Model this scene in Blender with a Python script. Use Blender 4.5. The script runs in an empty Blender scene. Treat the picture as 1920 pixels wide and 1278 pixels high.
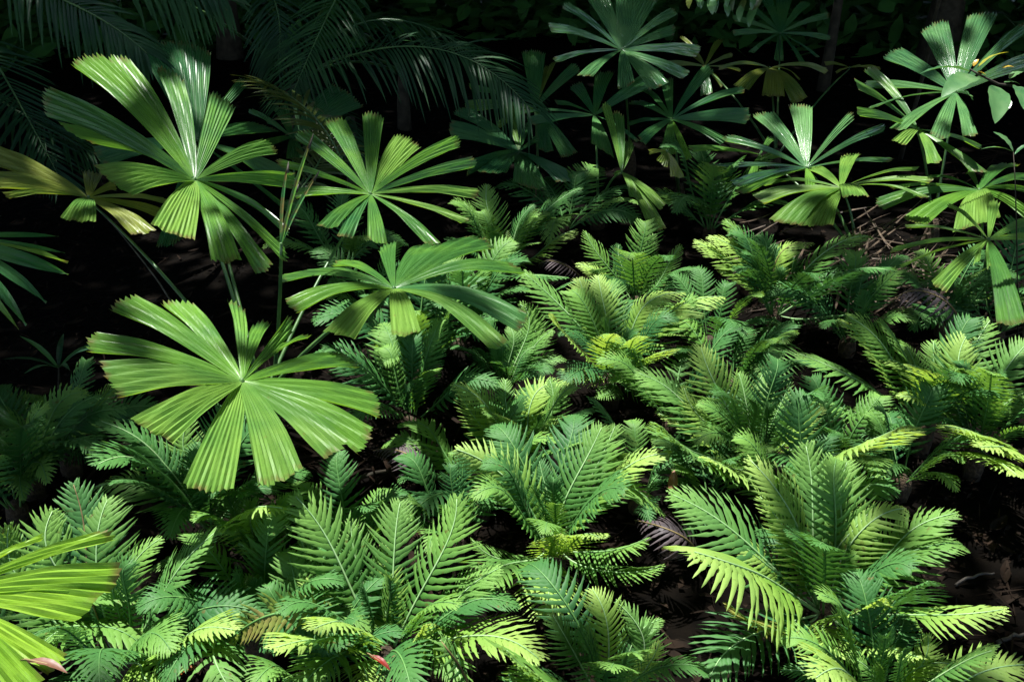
import bpy, math, random
import numpy as np
from mathutils import Vector, Matrix

# ------------------------------------------------------------------ camera, sky, sun
SC = bpy.context.scene
COL = SC.collection
PITCH = math.radians(26.0)
CAMH = 2.3
LENS = 35.0
FPX = LENS / 36.0 * 1920.0
cd = bpy.data.cameras.new('camera'); cam = bpy.data.objects.new('camera', cd); COL.objects.link(cam)
cam.location = (0, 0, CAMH); cam.rotation_euler = (math.pi/2 - PITCH, 0, 0)
cd.lens = LENS; cd.sensor_width = 36; cd.clip_end = 400; cd.clip_start = 0.05
SC.camera = cam

SUN_EL = math.radians(74); SUN_AZ = math.radians(-40)      # azimuth measured from +Y (behind the scene), negative = left
SUN_DIR = Vector((math.sin(SUN_AZ)*math.cos(SUN_EL), math.cos(SUN_AZ)*math.cos(SUN_EL), math.sin(SUN_EL)))
w = bpy.data.worlds.new("World"); SC.world = w; w.use_nodes = True
nt = w.node_tree; nt.nodes.clear()
out = nt.nodes.new('ShaderNodeOutputWorld'); bg = nt.nodes.new('ShaderNodeBackground'); sky = nt.nodes.new('ShaderNodeTexSky')
sky.sky_type = 'NISHITA'; sky.sun_disc = False; sky.sun_elevation = SUN_EL; sky.sun_rotation = SUN_AZ
nt.links.new(sky.outputs[0], bg.inputs[0]); nt.links.new(bg.outputs[0], out.inputs[0]); bg.inputs[1].default_value = 0.11
sd = bpy.data.lights.new('sun', 'SUN'); sd.energy = 4.5; sd.angle = math.radians(0.9); sd.color = (1.0, 0.98, 0.94)
so = bpy.data.objects.new('sun', sd); COL.objects.link(so); so.rotation_euler = SUN_DIR.to_track_quat('Z', 'Y').to_euler()
SC.view_settings.view_transform = 'Standard'; SC.view_settings.look = 'None'; SC.view_settings.gamma = 1
SC.view_settings.exposure = 1.72
SC.cycles.max_bounces = 8; SC.cycles.transparent_max_bounces = 4

# ------------------------------------------------------------------ helpers
random.seed(11)
C0 = Vector((0, 0, CAMH)); FW = Vector((0, math.cos(PITCH), -math.sin(PITCH))); UP = Vector((0, math.sin(PITCH), math.cos(PITCH)))
def ray(px, py): return FW + Vector((1, 0, 0))*((px-960)/FPX) - UP*((py-639)/FPX)
def at(px, py, d): return C0 + ray(px, py)*d
def on_height(px, py, z=0.0):
    r = ray(px, py); return C0 + r*((CAMH-z)/max(0.02, -r.z))
def depth_of(P): return (P-C0).dot(FW)

def mesh_obj(name, verts, faces, mat, parent=None, smooth=False, uvs=None, loc=None):
    me = bpy.data.meshes.new(name)
    if loc is not None: verts = [(v[0]-loc[0], v[1]-loc[1], v[2]-loc[2]) for v in verts]
    me.from_pydata([tuple(v) for v in verts], [], faces)
    if uvs is not None:
        ul = me.uv_layers.new(name='UVMap')
        li = np.zeros(len(me.loops), dtype=np.int32); me.loops.foreach_get('vertex_index', li)
        ul.data.foreach_set('uv', np.array(uvs, dtype=np.float32)[li].ravel())
    if smooth: me.polygons.foreach_set('use_smooth', [True]*len(me.polygons))
    me.materials.append(mat); me.update()
    o = bpy.data.objects.new(name, me); COL.objects.link(o)
    if parent is not None: o.parent = parent
    return o
def place(o, world_loc, parent_loc=(0, 0, 0)):
    o.location = Vector(world_loc) - Vector(parent_loc)
def tag(o, label=None, cat=None, group=None, kind=None):
    if label: o['label'] = label
    if cat: o['category'] = cat
    if group: o['group'] = group
    if kind: o['kind'] = kind
def thing(name, loc, label, cat, group=None):
    o = bpy.data.objects.new(name, None); COL.objects.link(o); o.location = loc; o.empty_display_size = 0.1
    tag(o, label, cat, group); return o

def tube(pts, rads, n=6):
    V = []; F = []
    for i, p in enumerate(pts):
        p = Vector(p)
        t = (Vector(pts[min(i+1, len(pts)-1)]) - Vector(pts[max(i-1, 0)])).normalized()
        a = t.cross(Vector((0.13, 0.2, 0.97))); a = a.normalized() if a.length > 1e-3 else Vector((1, 0, 0)); b = t.cross(a)
        for k in range(n):
            an = 2*math.pi*k/n; V.append(p + (a*math.cos(an)+b*math.sin(an))*rads[i])
    for i in range(len(pts)-1):
        for k in range(n): F.append((i*n+k, i*n+(k+1) % n, (i+1)*n+(k+1) % n, (i+1)*n+k))
    F.append(tuple(range(n))[::-1]); F.append(tuple((len(pts)-1)*n+k for k in range(n)))
    return V, F
def bez(a, b, c, t): return a*(1-t)**2 + b*(2*t*(1-t)) + c*t*t

# ------------------------------------------------------------------ materials
def new_mat(name):
    m = bpy.data.materials.new(name); m.use_nodes = True; m.node_tree.nodes.clear(); return m, m.node_tree.nodes, m.node_tree.links
def leaf_mat(name, ca, cb, trans, rough=0.35, tmix=0.3, scale=9.0, veins=0.0, spec=0.5, bump=0.15, spots=0.0, lo=0.35, hi=0.65, young=None):
    m, N, L = new_mat(name)
    out = N.new('ShaderNodeOutputMaterial'); pb = N.new('ShaderNodeBsdfPrincipled'); tr = N.new('ShaderNodeBsdfTranslucent'); mx = N.new('ShaderNodeMixShader')
    tc = N.new('ShaderNodeTexCoord'); geo = N.new('ShaderNodeNewGeometry'); no = N.new('ShaderNodeTexNoise'); no.inputs['Scale'].default_value = scale; no.inputs['Detail'].default_value = 5
    L.new(geo.outputs['Position'], no.inputs['Vector'])
    cr = N.new('ShaderNodeValToRGB'); cr.color_ramp.elements[0].position = lo; cr.color_ramp.elements[1].position = hi
    cr.color_ramp.elements[0].color = (*ca, 1); cr.color_ramp.elements[1].color = (*cb, 1)
    oi = N.new('ShaderNodeObjectInfo'); ad = N.new('ShaderNodeMath'); ad.operation = 'MULTIPLY_ADD'; ad.inputs[1].default_value = 0.3
    sb = N.new('ShaderNodeMath'); sb.operation = 'SUBTRACT'; sb.inputs[1].default_value = 0.15
    L.new(oi.outputs['Random'], ad.inputs[0]); L.new(no.outputs['Fac'], ad.inputs[2]); L.new(ad.outputs[0], sb.inputs[0]); L.new(sb.outputs[0], cr.inputs[0])
    col = cr.outputs[0]
    if young:      # paler new growth and sun highlights put into the colour at frond and leaflet tips
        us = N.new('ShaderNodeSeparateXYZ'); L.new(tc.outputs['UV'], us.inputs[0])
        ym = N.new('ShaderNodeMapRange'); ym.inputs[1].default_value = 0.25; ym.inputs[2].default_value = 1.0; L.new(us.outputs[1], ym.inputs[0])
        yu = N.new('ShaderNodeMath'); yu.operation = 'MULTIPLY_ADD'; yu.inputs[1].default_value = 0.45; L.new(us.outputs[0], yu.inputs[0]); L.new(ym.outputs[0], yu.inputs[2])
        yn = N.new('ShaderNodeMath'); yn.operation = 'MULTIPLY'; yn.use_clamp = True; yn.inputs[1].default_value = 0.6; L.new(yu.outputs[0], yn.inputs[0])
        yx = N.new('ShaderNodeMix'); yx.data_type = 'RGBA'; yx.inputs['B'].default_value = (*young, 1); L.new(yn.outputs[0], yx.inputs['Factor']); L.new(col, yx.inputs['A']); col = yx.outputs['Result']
        wn = N.new('ShaderNodeTexNoise'); wn.inputs['Scale'].default_value = 45; wn.inputs['Detail'].default_value = 3; L.new(geo.outputs['Position'], wn.inputs['Vector'])
        wr = N.new('ShaderNodeMapRange'); wr.inputs[1].default_value = 0.66; wr.inputs[2].default_value = 0.74; wr.inputs[4].default_value = 0.7; L.new(wn.outputs['Fac'], wr.inputs[0])
        wx = N.new('ShaderNodeMix'); wx.data_type = 'RGBA'; wx.inputs['B'].default_value = (0.10, 0.07, 0.02, 1); L.new(wr.outputs[0], wx.inputs['Factor']); L.new(col, wx.inputs['A']); col = wx.outputs['Result']
    if veins > 0:
        uv = N.new('ShaderNodeSeparateXYZ'); L.new(tc.outputs['UV'], uv.inputs[0])
        mu = N.new('ShaderNodeMath'); mu.operation = 'MULTIPLY'; mu.inputs[1].default_value = 3.1416*2*veins; L.new(uv.outputs[0], mu.inputs[0])
        sn = N.new('ShaderNodeMath'); sn.operation = 'SINE'; L.new(mu.outputs[0], sn.inputs[0])
        # streaks running along the leaf
        mp = N.new('ShaderNodeCombineXYZ'); m1 = N.new('ShaderNodeMath'); m1.operation = 'MULTIPLY'; m1.inputs[1].default_value = 26; L.new(uv.outputs[0], m1.inputs[0])
        m2 = N.new('ShaderNodeMath'); m2.operation = 'MULTIPLY'; m2.inputs[1].default_value = 2.2; L.new(uv.outputs[1], m2.inputs[0])
        L.new(m1.outputs[0], mp.inputs[0]); L.new(m2.outputs[0], mp.inputs[1]); L.new(oi.outputs['Random'], mp.inputs[2])
        n2 = N.new('ShaderNodeTexNoise'); n2.inputs['Scale'].default_value = 1.0; n2.inputs['Detail'].default_value = 4; L.new(mp.outputs[0], n2.inputs['Vector'])
        mr = N.new('ShaderNodeMapRange'); mr.inputs[1].default_value = 0.3; mr.inputs[2].default_value = 0.7; mr.inputs[3].default_value = 0.58; mr.inputs[4].default_value = 1.36; L.new(n2.outputs['Fac'], mr.inputs[0])
        ms = N.new('ShaderNodeMath'); ms.operation = 'MULTIPLY_ADD'; ms.inputs[1].default_value = 0.12; L.new(sn.outputs[0], ms.inputs[0]); L.new(mr.outputs[0], ms.inputs[2])
        vm = N.new('ShaderNodeVectorMath'); vm.operation = 'SCALE'; L.new(col, vm.inputs[0]); L.new(ms.outputs[0], vm.inputs['Scale']); col = vm.outputs[0]
        e1 = N.new('ShaderNodeMapRange'); e1.inputs[1].default_value = 0.93; e1.inputs[2].default_value = 1.0; L.new(uv.outputs[1], e1.inputs[0])
        en = N.new('ShaderNodeTexNoise'); en.inputs['Scale'].default_value = 22; en.inputs['Detail'].default_value = 4; L.new(geo.outputs['Position'], en.inputs['Vector'])
        e2 = N.new('ShaderNodeMapRange'); e2.inputs[1].default_value = 0.45; e2.inputs[2].default_value = 0.62; L.new(en.outputs['Fac'], e2.inputs[0])
        e3 = N.new('ShaderNodeMath'); e3.operation = 'MULTIPLY'; L.new(e1.outputs[0], e3.inputs[0]); L.new(e2.outputs[0], e3.inputs[1])
        e4 = N.new('ShaderNodeMix'); e4.data_type = 'RGBA'; e4.inputs['B'].default_value = (0.12, 0.095, 0.03, 1); L.new(e3.outputs[0], e4.inputs['Factor']); L.new(col, e4.inputs['A']); col = e4.outputs['Result']
    if spots > 0:
        vo = N.new('ShaderNodeTexNoise'); vo.inputs['Scale'].default_value = 38; vo.inputs['Detail'].default_value = 3; L.new(geo.outputs['Position'], vo.inputs['Vector'])
        r2 = N.new('ShaderNodeMapRange'); r2.inputs[1].default_value = 0.70; r2.inputs[2].default_value = 0.78; r2.inputs[4].default_value = spots; L.new(vo.outputs['Fac'], r2.inputs[0])
        mc = N.new('ShaderNodeMix'); mc.data_type = 'RGBA'; mc.inputs['B'].default_value = (0.16, 0.10, 0.03, 1); L.new(r2.outputs[0], mc.inputs['Factor']); L.new(col, mc.inputs['A']); col = mc.outputs['Result']
    L.new(col, pb.inputs['Base Color']); pb.inputs['Roughness'].default_value = rough; pb.inputs['Specular IOR Level'].default_value = spec
    nb = N.new('ShaderNodeTexNoise'); nb.inputs['Scale'].default_value = 60; L.new(geo.outputs['Position'], nb.inputs['Vector'])
    bp = N.new('ShaderNodeBump'); bp.inputs['Strength'].default_value = bump; bp.inputs['Distance'].default_value = 0.004; L.new(nb.outputs['Fac'], bp.inputs['Height']); L.new(bp.outputs[0], pb.inputs['Normal'])
    rr = N.new('ShaderNodeMapRange'); rr.inputs[3].default_value = max(0.1, rough-0.1); rr.inputs[4].default_value = rough+0.15; L.new(no.outputs['Fac'], rr.inputs[0]); L.new(rr.outputs[0], pb.inputs['Roughness'])
    vt = N.new('ShaderNodeVectorMath'); vt.operation = 'MULTIPLY'; vt.inputs[1].default_value = trans; L.new(col, vt.inputs[0]); L.new(vt.outputs[0], tr.inputs['Color'])
    mx.inputs[0].default_value = tmix; L.new(pb.outputs[0], mx.inputs[1]); L.new(tr.outputs[0], mx.inputs[2]); L.new(mx.outputs[0], out.inputs[0])
    return m
def solid_mat(name, ca, cb, rough=0.8, scale=20, bump=0.4, spec=0.3):
    m, N, L = new_mat(name)
    out = N.new('ShaderNodeOutputMaterial'); pb = N.new('ShaderNodeBsdfPrincipled'); L.new(pb.outputs[0], out.inputs[0])
    geo = N.new('ShaderNodeNewGeometry'); no = N.new('ShaderNodeTexNoise'); no.inputs['Scale'].default_value = scale; no.inputs['Detail'].default_value = 8
    L.new(geo.outputs['Position'], no.inputs['Vector'])
    cr = N.new('ShaderNodeValToRGB'); cr.color_ramp.elements[0].position = 0.35; cr.color_ramp.elements[1].position = 0.68
    cr.color_ramp.elements[0].color = (*ca, 1); cr.color_ramp.elements[1].color = (*cb, 1); L.new(no.outputs['Fac'], cr.inputs[0]); L.new(cr.outputs[0], pb.inputs['Base Color'])
    bp = N.new('ShaderNodeBump'); bp.inputs['Strength'].default_value = bump; bp.inputs['Distance'].default_value = 0.02; L.new(no.outputs['Fac'], bp.inputs['Height']); L.new(bp.outputs[0], pb.inputs['Normal'])
    pb.inputs['Roughness'].default_value = rough; pb.inputs['Specular IOR Level'].default_value = spec
    return m
T = (1.9, 1.7, 0.8)
M = {
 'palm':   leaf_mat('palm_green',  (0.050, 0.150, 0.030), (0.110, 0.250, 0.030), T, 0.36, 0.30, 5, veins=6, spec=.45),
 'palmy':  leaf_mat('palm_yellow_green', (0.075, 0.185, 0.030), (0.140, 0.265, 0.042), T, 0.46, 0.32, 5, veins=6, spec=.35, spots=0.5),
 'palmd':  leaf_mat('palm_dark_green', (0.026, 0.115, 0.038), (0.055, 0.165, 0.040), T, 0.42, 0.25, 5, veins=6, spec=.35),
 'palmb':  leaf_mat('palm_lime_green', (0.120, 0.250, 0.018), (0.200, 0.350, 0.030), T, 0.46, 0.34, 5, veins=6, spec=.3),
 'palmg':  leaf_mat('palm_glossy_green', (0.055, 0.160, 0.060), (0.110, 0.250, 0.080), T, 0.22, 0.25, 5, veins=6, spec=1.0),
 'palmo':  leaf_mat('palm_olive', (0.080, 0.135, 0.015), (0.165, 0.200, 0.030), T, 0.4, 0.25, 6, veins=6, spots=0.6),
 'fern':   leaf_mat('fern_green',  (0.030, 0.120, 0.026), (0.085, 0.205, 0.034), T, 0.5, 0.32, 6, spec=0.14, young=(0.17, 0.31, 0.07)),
 'fernb':  leaf_mat('fern_bright', (0.090, 0.215, 0.026), (0.180, 0.325, 0.042), T, 0.5, 0.36, 6, spec=0.14, young=(0.32, 0.45, 0.13)),  # fern green lightened for the lit fronds, sunlight put into the colour
 'fernd':  leaf_mat('fern_dark',   (0.022, 0.090, 0.030), (0.045, 0.135, 0.030), T, 0.5, 0.25, 6, spec=0.14, young=(0.06, 0.16, 0.04)),  # fern green darkened for shaded fronds, shade put into the colour
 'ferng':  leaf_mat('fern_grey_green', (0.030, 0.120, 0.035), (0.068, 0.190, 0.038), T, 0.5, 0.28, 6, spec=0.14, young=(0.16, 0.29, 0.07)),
 'fernbr': leaf_mat('fern_brown_tipped', (0.140, 0.200, 0.030), (0.200, 0.110, 0.050), T, 0.5, 0.25, 12, spec=0.3),
 'ferndead': leaf_mat('fern_dead_purple', (0.035, 0.028, 0.032), (0.080, 0.060, 0.065), (1.2, 1.0, 0.8), 0.6, 0.1, 14, spec=0.3),
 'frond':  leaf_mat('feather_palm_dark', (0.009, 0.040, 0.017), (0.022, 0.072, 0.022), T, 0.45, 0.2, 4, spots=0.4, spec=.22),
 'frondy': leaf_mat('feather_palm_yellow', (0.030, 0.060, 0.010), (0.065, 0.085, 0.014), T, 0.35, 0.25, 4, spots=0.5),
 'broad':  leaf_mat('broad_leaf_green', (0.040, 0.120, 0.045), (0.090, 0.190, 0.070), T, 0.28, 0.25, 10, spec=0.7),
 'broady': leaf_mat('broad_leaf_yellow', (0.25, 0.26, 0.03), (0.38, 0.24, 0.03), T, 0.35, 0.3, 10),
 'rib':    solid_mat('fern_midrib_pale', (0.17, 0.32, 0.12), (0.28, 0.42, 0.20), 0.5, 8, 0.1),
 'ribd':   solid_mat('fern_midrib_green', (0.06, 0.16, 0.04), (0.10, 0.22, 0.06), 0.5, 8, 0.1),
 'ribbr':  solid_mat('dead_midrib', (0.10, 0.07, 0.03), (0.22, 0.17, 0.07), 0.6, 8, 0.1),
 'petiole': solid_mat('petiole_green', (0.025, 0.080, 0.020), (0.060, 0.130, 0.030), 0.4, 15, 0.1, 0.5),
 'fibre':  solid_mat('brown_crown_fibre', (0.020, 0.013, 0.008), (0.060, 0.040, 0.022), 0.9, 60, 0.8),
 'bark':   solid_mat('dark_bark', (0.020, 0.017, 0.012), (0.050, 0.042, 0.030), 0.9, 12, 0.8),
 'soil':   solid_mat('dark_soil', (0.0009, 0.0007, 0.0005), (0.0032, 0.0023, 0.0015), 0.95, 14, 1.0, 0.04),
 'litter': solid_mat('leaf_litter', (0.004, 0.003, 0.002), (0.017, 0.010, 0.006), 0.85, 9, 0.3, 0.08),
 'straw':  solid_mat('dry_straw', (0.020, 0.013, 0.008), (0.085, 0.058, 0.036), 0.7, 25, 0.3),
 'twig':   solid_mat('grey_twig', (0.025, 0.021, 0.018), (0.085, 0.075, 0.065), 0.8, 30, 0.4),
 'redleaf': leaf_mat('red_fallen_leaf', (0.17, 0.012, 0.008), (0.06, 0.02, 0.01), (1.5, .8, .5), 0.4, 0.2, 30),
 'brownleaf': leaf_mat('pinkish_brown_leaf', (0.07, 0.028, 0.018), (0.14, 0.065, 0.04), (1.3, .9, .6), 0.45, 0.15, 30),
 'orangeleaf': leaf_mat('orange_fallen_leaf', (0.28, 0.09, 0.015), (0.12, 0.05, 0.02), (1.3, .9, .6), 0.4, 0.15, 30),
}

# ------------------------------------------------------------------ setting: ground
rg = random.Random(5)
def gz(x, y): return 0.03*math.sin(x*1.7+0.6*y)*math.cos(y*1.3) + 0.02*math.sin(3.1*x-2.2*y)
V = []; F = []; nx = 160; ny = 160
for j in range(ny+1):
    for i in range(nx+1):
        u = (i/nx-0.5)*2; v = j/ny
        x = math.copysign(abs(u)**2.2, u)*60; y = -20 + 100*v**1.0
        y = -10 + 90*v**1.8
        V.append((x, y, gz(x, y) + rg.uniform(-.012, .012)))
for j in range(ny):
    for i in range(nx): a = j*(nx+1)+i; F.append((a, a+1, a+nx+2, a+nx+1))
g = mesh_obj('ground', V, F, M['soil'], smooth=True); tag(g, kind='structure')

# ------------------------------------------------------------------ fan palm leaves
SHADE = []         # (point, radius) of places in deep shade
HARD = []          # the darkest places, never sunlit
LIT = []          # (point, radius) of sunlit places, used to leave holes in the canopy overhead
def solve_on_ray(px, py, hub, nrm, L):
    r = ray(px, py); d0 = depth_of(hub); best = None
    for k in range(61):
        d = d0 + (k-30)/30*1.3*L
        P = C0 + r*d; v = P-hub; ln = v.length
        if ln < 1e-4: continue
        c = 3.0*((ln-L)/L)**2 + 5.0*(v.dot(nrm)/L)**2
        if best is None or c < best[0]: best = (c, P)
    return best[1]
def fit_normal(hub, corners, L):
    best = None
    for ti in range(0, 60, 6):
        for az in range(0, 360, 20):
            n = Vector((math.sin(math.radians(ti))*math.cos(math.radians(az)), math.sin(math.radians(ti))*math.sin(math.radians(az)), math.cos(math.radians(ti))))
            c = 0
            for (x, y) in corners:
                r = ray(x, y); den = r.dot(n)
                if abs(den) < 0.05: c += 3; continue
                d = (hub-C0).dot(n)/den; ln = ((C0+r*d)-hub).length
                c += min(2.0, abs(math.log(max(ln, 1e-3)/L)))
            c = c/len(corners) + 0.004*ti
            if best is None or c < best[0]: best = (c, n)
    return best[1]
def fan_leaf(plant, base, hub_px, segs, crop=(0, 0, 1), R=0.52, mat='palm', lit=1, arch=0.05, bend=None, pointed=False, tears=0.0, seed=0, petiole=True, dd=1.0, n0=None):
    rn = random.Random(seed*77+int(hub_px[0]))
    ox, oy, s = crop
    cv = lambda x, y: (ox+x/s, oy+y/s)
    hx, hy = cv(*hub_px)
    S = [(cv(a[0], a[1]), cv(a[2], a[3])) + ((a[4],) if len(a) > 4 else (None,)) for a in segs]
    rad = sorted([math.hypot(c[0]-hx, c[1]-hy) for q in S for c in q[:2]])
    rpx = rad[int(len(rad)*0.85)]
    d = FPX*R/rpx*dd
    R = R*dd
    hub = at(hx, hy, d)
    corners = [c for q in S for c in q[:2]]
    nrm = fit_normal(hub, corners, R) if n0 is None else Vector(n0).normalized()
    if lit: LIT.append((hub, R*1.2*lit))
    # petiole runs from the plant's base to the hub
    mid = base.lerp(hub, 0.5) + Vector((0, 0, 0.12)) + (hub-base)*-0.0
    pts = [bez(base, mid, hub - nrm*0.012, t/12) for t in range(13)]
    V, F = tube(pts, [0.011-0.006*t/12 for t in range(13)], 6)
    # small hub of the leaf (hastula)
    k0 = len(V)
    for k in range(8):
        an = k*math.pi/4; e = nrm.orthogonal().normalized(); f = nrm.cross(e)
        V.append(hub + (e*math.cos(an)+f*math.sin(an))*0.010); V.append(hub + (e*math.cos(an)+f*math.sin(an))*0.004 + nrm*0.012)
    for k in range(8): a = k0+2*k; b = k0+2*((k+1) % 8); F.append((a, b, b+1, a+1))
    F.append(tuple(k0+2*k+1 for k in range(8)))
    lf = mesh_obj('leaf', V, F, M['petiole'], plant, True, loc=tuple(base)); place(lf, base, plant.location)
    for (c1, c2, m2) in S:
        P1 = solve_on_ray(*c1, hub, nrm, R); P2 = solve_on_ray(*c2, hub, nrm, R)
        L1 = (P1-hub).length; L2 = (P2-hub).length; Lm = 0.5*(L1+L2)
        wid = (P2-P1).length
        side = (P2-P1)
        up = nrm.copy()
        sn = (P1-hub).cross(P2-hub)
        if sn.length > 1e-6:
            sn.normalize()
            if sn.dot(nrm) < 0: sn = -sn
            up = (up*0.5+sn*0.5).normalized()
        npl = max(4, min(14, int(round(wid/0.016)))) if not pointed else 2
        nc = 2*npl+1; nr = 16
        V = []; F = []; U = []
        ar = arch*(0.7+0.6*rn.random())*Lm
        jag = [rn.uniform(-.012, .010) for _ in range(nc)]
        wob = rn.uniform(-0.03, 0.03); twist = rn.uniform(-.25, .25)*min(1, wid/0.1)
        for i in range(nr+1):
            t = 0.02+0.98*(i/nr)
            for j in range(nc):
                u = j/(nc-1)
                if pointed: tw = (math.sin(math.pi*min(1, t*0.93+0.07))**0.7)*1.0; uu = 0.5+(u-0.5)*tw*4*1.0
                else: uu = u
                # opening of the wedge: narrow stalk-like start, then fans out
                k = t**0.92 if not pointed else 1.0
                dirp = P1.lerp(P2, uu) if not pointed else P1.lerp(P2, 0.5) + side*(uu-0.5)/max(t, .05)
                endr = 1.0 + (0.035*math.sin(math.pi*u) if not pointed else 0)
                tt = t*endr
                if i == nr and not pointed: tt += jag[j] + (0.016 if j % 2 == 0 else -0.016)
                p = hub + (dirp-hub)*tt
                if not pointed: p += (P1.lerp(P2, u)-P1.lerp(P2, 0.5))*(1.05*t**0.6-t)
                z = ar*math.sin(math.pi*min(1, t*0.97))
                pw = wid/npl*(t**0.6 if t > .12 else t*2)
                zz = (pw*0.42 if j % 2 == 0 else -pw*0.16)*(0.9+0.2*math.sin(j*2.3))
                zz += wid*t*0.10*math.sin(math.pi*u)*twist*3 + wob*Lm*math.sin(3.0*t+u*2)*t*0.3 + 0.004*math.sin(11*t+j*0.9)*t
                V.append(p + up*(z+zz)); U.append((u*npl, t))
        for i in range(nr):
            for j in range(nc-1):
                if tears and rn.random() < tears*(i/nr)**3: continue
                a = i*nc+j; F.append((a, a+1, a+nc+1, a+nc))
        o = mesh_obj('leaf_segment', V, F, M[m2 or mat], lf, False, uvs=U, loc=tuple(hub))
        o.location = hub-base
    return hub

def palm(label, base_px, group='fan palms in the rainforest understorey', hz=0.02):
    b = on_height(base_px[0], base_px[1], 0.0); b.z = 0.02
    t = thing('fan_palm', b, label, 'palm', group)
    V, F = tube([Vector((0, 0, -0.03)), Vector((0, 0, 0.05)), Vector((0.005, 0, 0.13)), Vector((0.006, 0.003, 0.2))], [0.05, 0.055, 0.04, 0.02], 10)
    o = mesh_obj('stem', V, F, M['fibre'], t, True)
    return t, b + Vector((0, 0, 0.12))

cA = (60, 80, 2.84); cB = (500, 190, 2.6615); cD = (150, 540, 3.2776); c5 = (840, 80, 3.195); c3 = (1280, 0, 2.972); c4 = (1320, 180, 2.84); c7 = (0, 848, 2.972); r4 = (0, 424, 2.972)
p1, b1 = palm('largest fan palm, five broad round sunlit leaves spread over the left half of the undergrowth', (500, 800))
fan_leaf(p1, b1, (865, 730), [(100,248,80,405),(150,432,340,535,'palmy'),(215,125,365,68),(400,92,520,100),(657,140,800,210),(948,268,1077,352),(1225,520,1305,590,'palmy'),(1390,700,1375,785),(335,662,530,812,'palmy'),(638,970,860,1048,'palmy'),(955,1155,1107,1150),(1190,1230,1272,1185),(1335,1165,1345,1095),(1355,1025,1320,960)], cA, 0.62, 'palm', seed=1)
fan_leaf(p1, b1, (518, 462), [(140,190,205,148),(288,108,390,98),(480,68,583,88),(640,172,765,235,'palmy'),(925,178,960,240),(1020,280,1035,335),(1045,440,1035,488,'palmy'),(1000,585,970,610,'palmy'),(860,705,790,712),(600,712,505,685),(255,620,355,632),(355,670,430,680,'palmd'),(140,440,150,490),(65,290,75,335)], cB, 0.50, 'palm', seed=2)
fan_leaf(p1, b1, (635, 935), [(558,752,655,715),(1000,682,1135,742),(770,722,930,712),(1200,812,1280,865),(1285,1060,1250,1155,'palmd'),(1195,1200,1100,1240,'palmy'),(765,1150,628,1172,'palmy'),(440,1188,292,1148,'palmy'),(155,1058,105,1000),(80,908,95,872),(215,858,235,842),(330,825,385,798)], cB, 0.50, 'palm', arch=0.09, seed=3)
fan_leaf(p1, b1, (995, 572), [(195,140,340,52),(500,100,690,95,'palm'),(905,80,1010,135),(1065,230,1175,212),(1275,172,1305,270),(1300,330,1415,298),(1580,400,1705,490),(1790,645,1825,800),(1780,860,1700,1022),(1640,935,1500,1052,'palmy'),(1358,1110,1095,1218,'palmy'),(935,1230,640,1200,'palmy'),(565,958,320,825,'palmy'),(240,672,135,460,'palmy'),(55,395,110,285)], cD, 0.46, 'palm', seed=4)
fan_leaf(p1, b1, (300, 825), [(265,685,378,705),(-170,560,-200,660),(-200,690,-190,780),(-150,800,-120,835),(335,955,155,940,'palmy'),(655,1000,525,1018),(660,930,700,890),(715,860,700,825),(430,745,450,790)], cA, 0.55, 'palmo', lit=1.1, seed=5, dd=.85)
fan_leaf(p1, b1, (870, 520), [(570,40,760,0),(760,0,945,60),(850,180,935,235),(1105,190,1138,240),(1160,425,1315,475),(330,560,400,660),(1200,690,1390,700),(1385,930,1350,870),(665,1085,795,1050)], cA, 0.62, 'palmd', lit=.6, dd=1.1, seed=6)

p2, b2 = palm('small dark fan palm in shade behind the biggest palm, one leaf blade rounded', (560, 420))
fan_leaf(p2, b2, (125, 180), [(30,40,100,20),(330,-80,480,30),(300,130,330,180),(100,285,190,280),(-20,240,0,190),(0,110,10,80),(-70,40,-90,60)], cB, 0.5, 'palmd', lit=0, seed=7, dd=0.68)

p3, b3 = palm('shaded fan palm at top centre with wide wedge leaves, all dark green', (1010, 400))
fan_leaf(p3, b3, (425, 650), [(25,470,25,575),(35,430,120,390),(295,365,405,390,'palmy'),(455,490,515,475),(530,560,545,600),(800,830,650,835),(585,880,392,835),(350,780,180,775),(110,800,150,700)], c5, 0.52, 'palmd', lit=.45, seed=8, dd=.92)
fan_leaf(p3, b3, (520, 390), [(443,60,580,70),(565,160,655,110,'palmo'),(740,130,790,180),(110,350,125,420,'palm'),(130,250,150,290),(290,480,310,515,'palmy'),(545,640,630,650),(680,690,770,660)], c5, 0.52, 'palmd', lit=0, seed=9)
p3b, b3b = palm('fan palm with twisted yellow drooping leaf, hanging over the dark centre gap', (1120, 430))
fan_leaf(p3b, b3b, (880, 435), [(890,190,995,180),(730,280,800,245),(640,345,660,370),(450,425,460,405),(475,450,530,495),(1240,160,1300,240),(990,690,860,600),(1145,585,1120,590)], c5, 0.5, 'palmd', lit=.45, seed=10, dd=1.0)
fan_leaf(p3b, b3b, (1040, 775), [(920,390,970,380,'palmy'),(985,420,1050,440,'palm'),(1010,600,1075,600,'palmy'),(1070,585,1115,620),(1085,920,1165,945,'palmy'),(1300,965,1260,1000),(1210,1140,1300,1110),(990,785,1000,800)], c5, 0.45, 'palmy', lit=0.3, seed=11, dd=.95)

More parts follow.
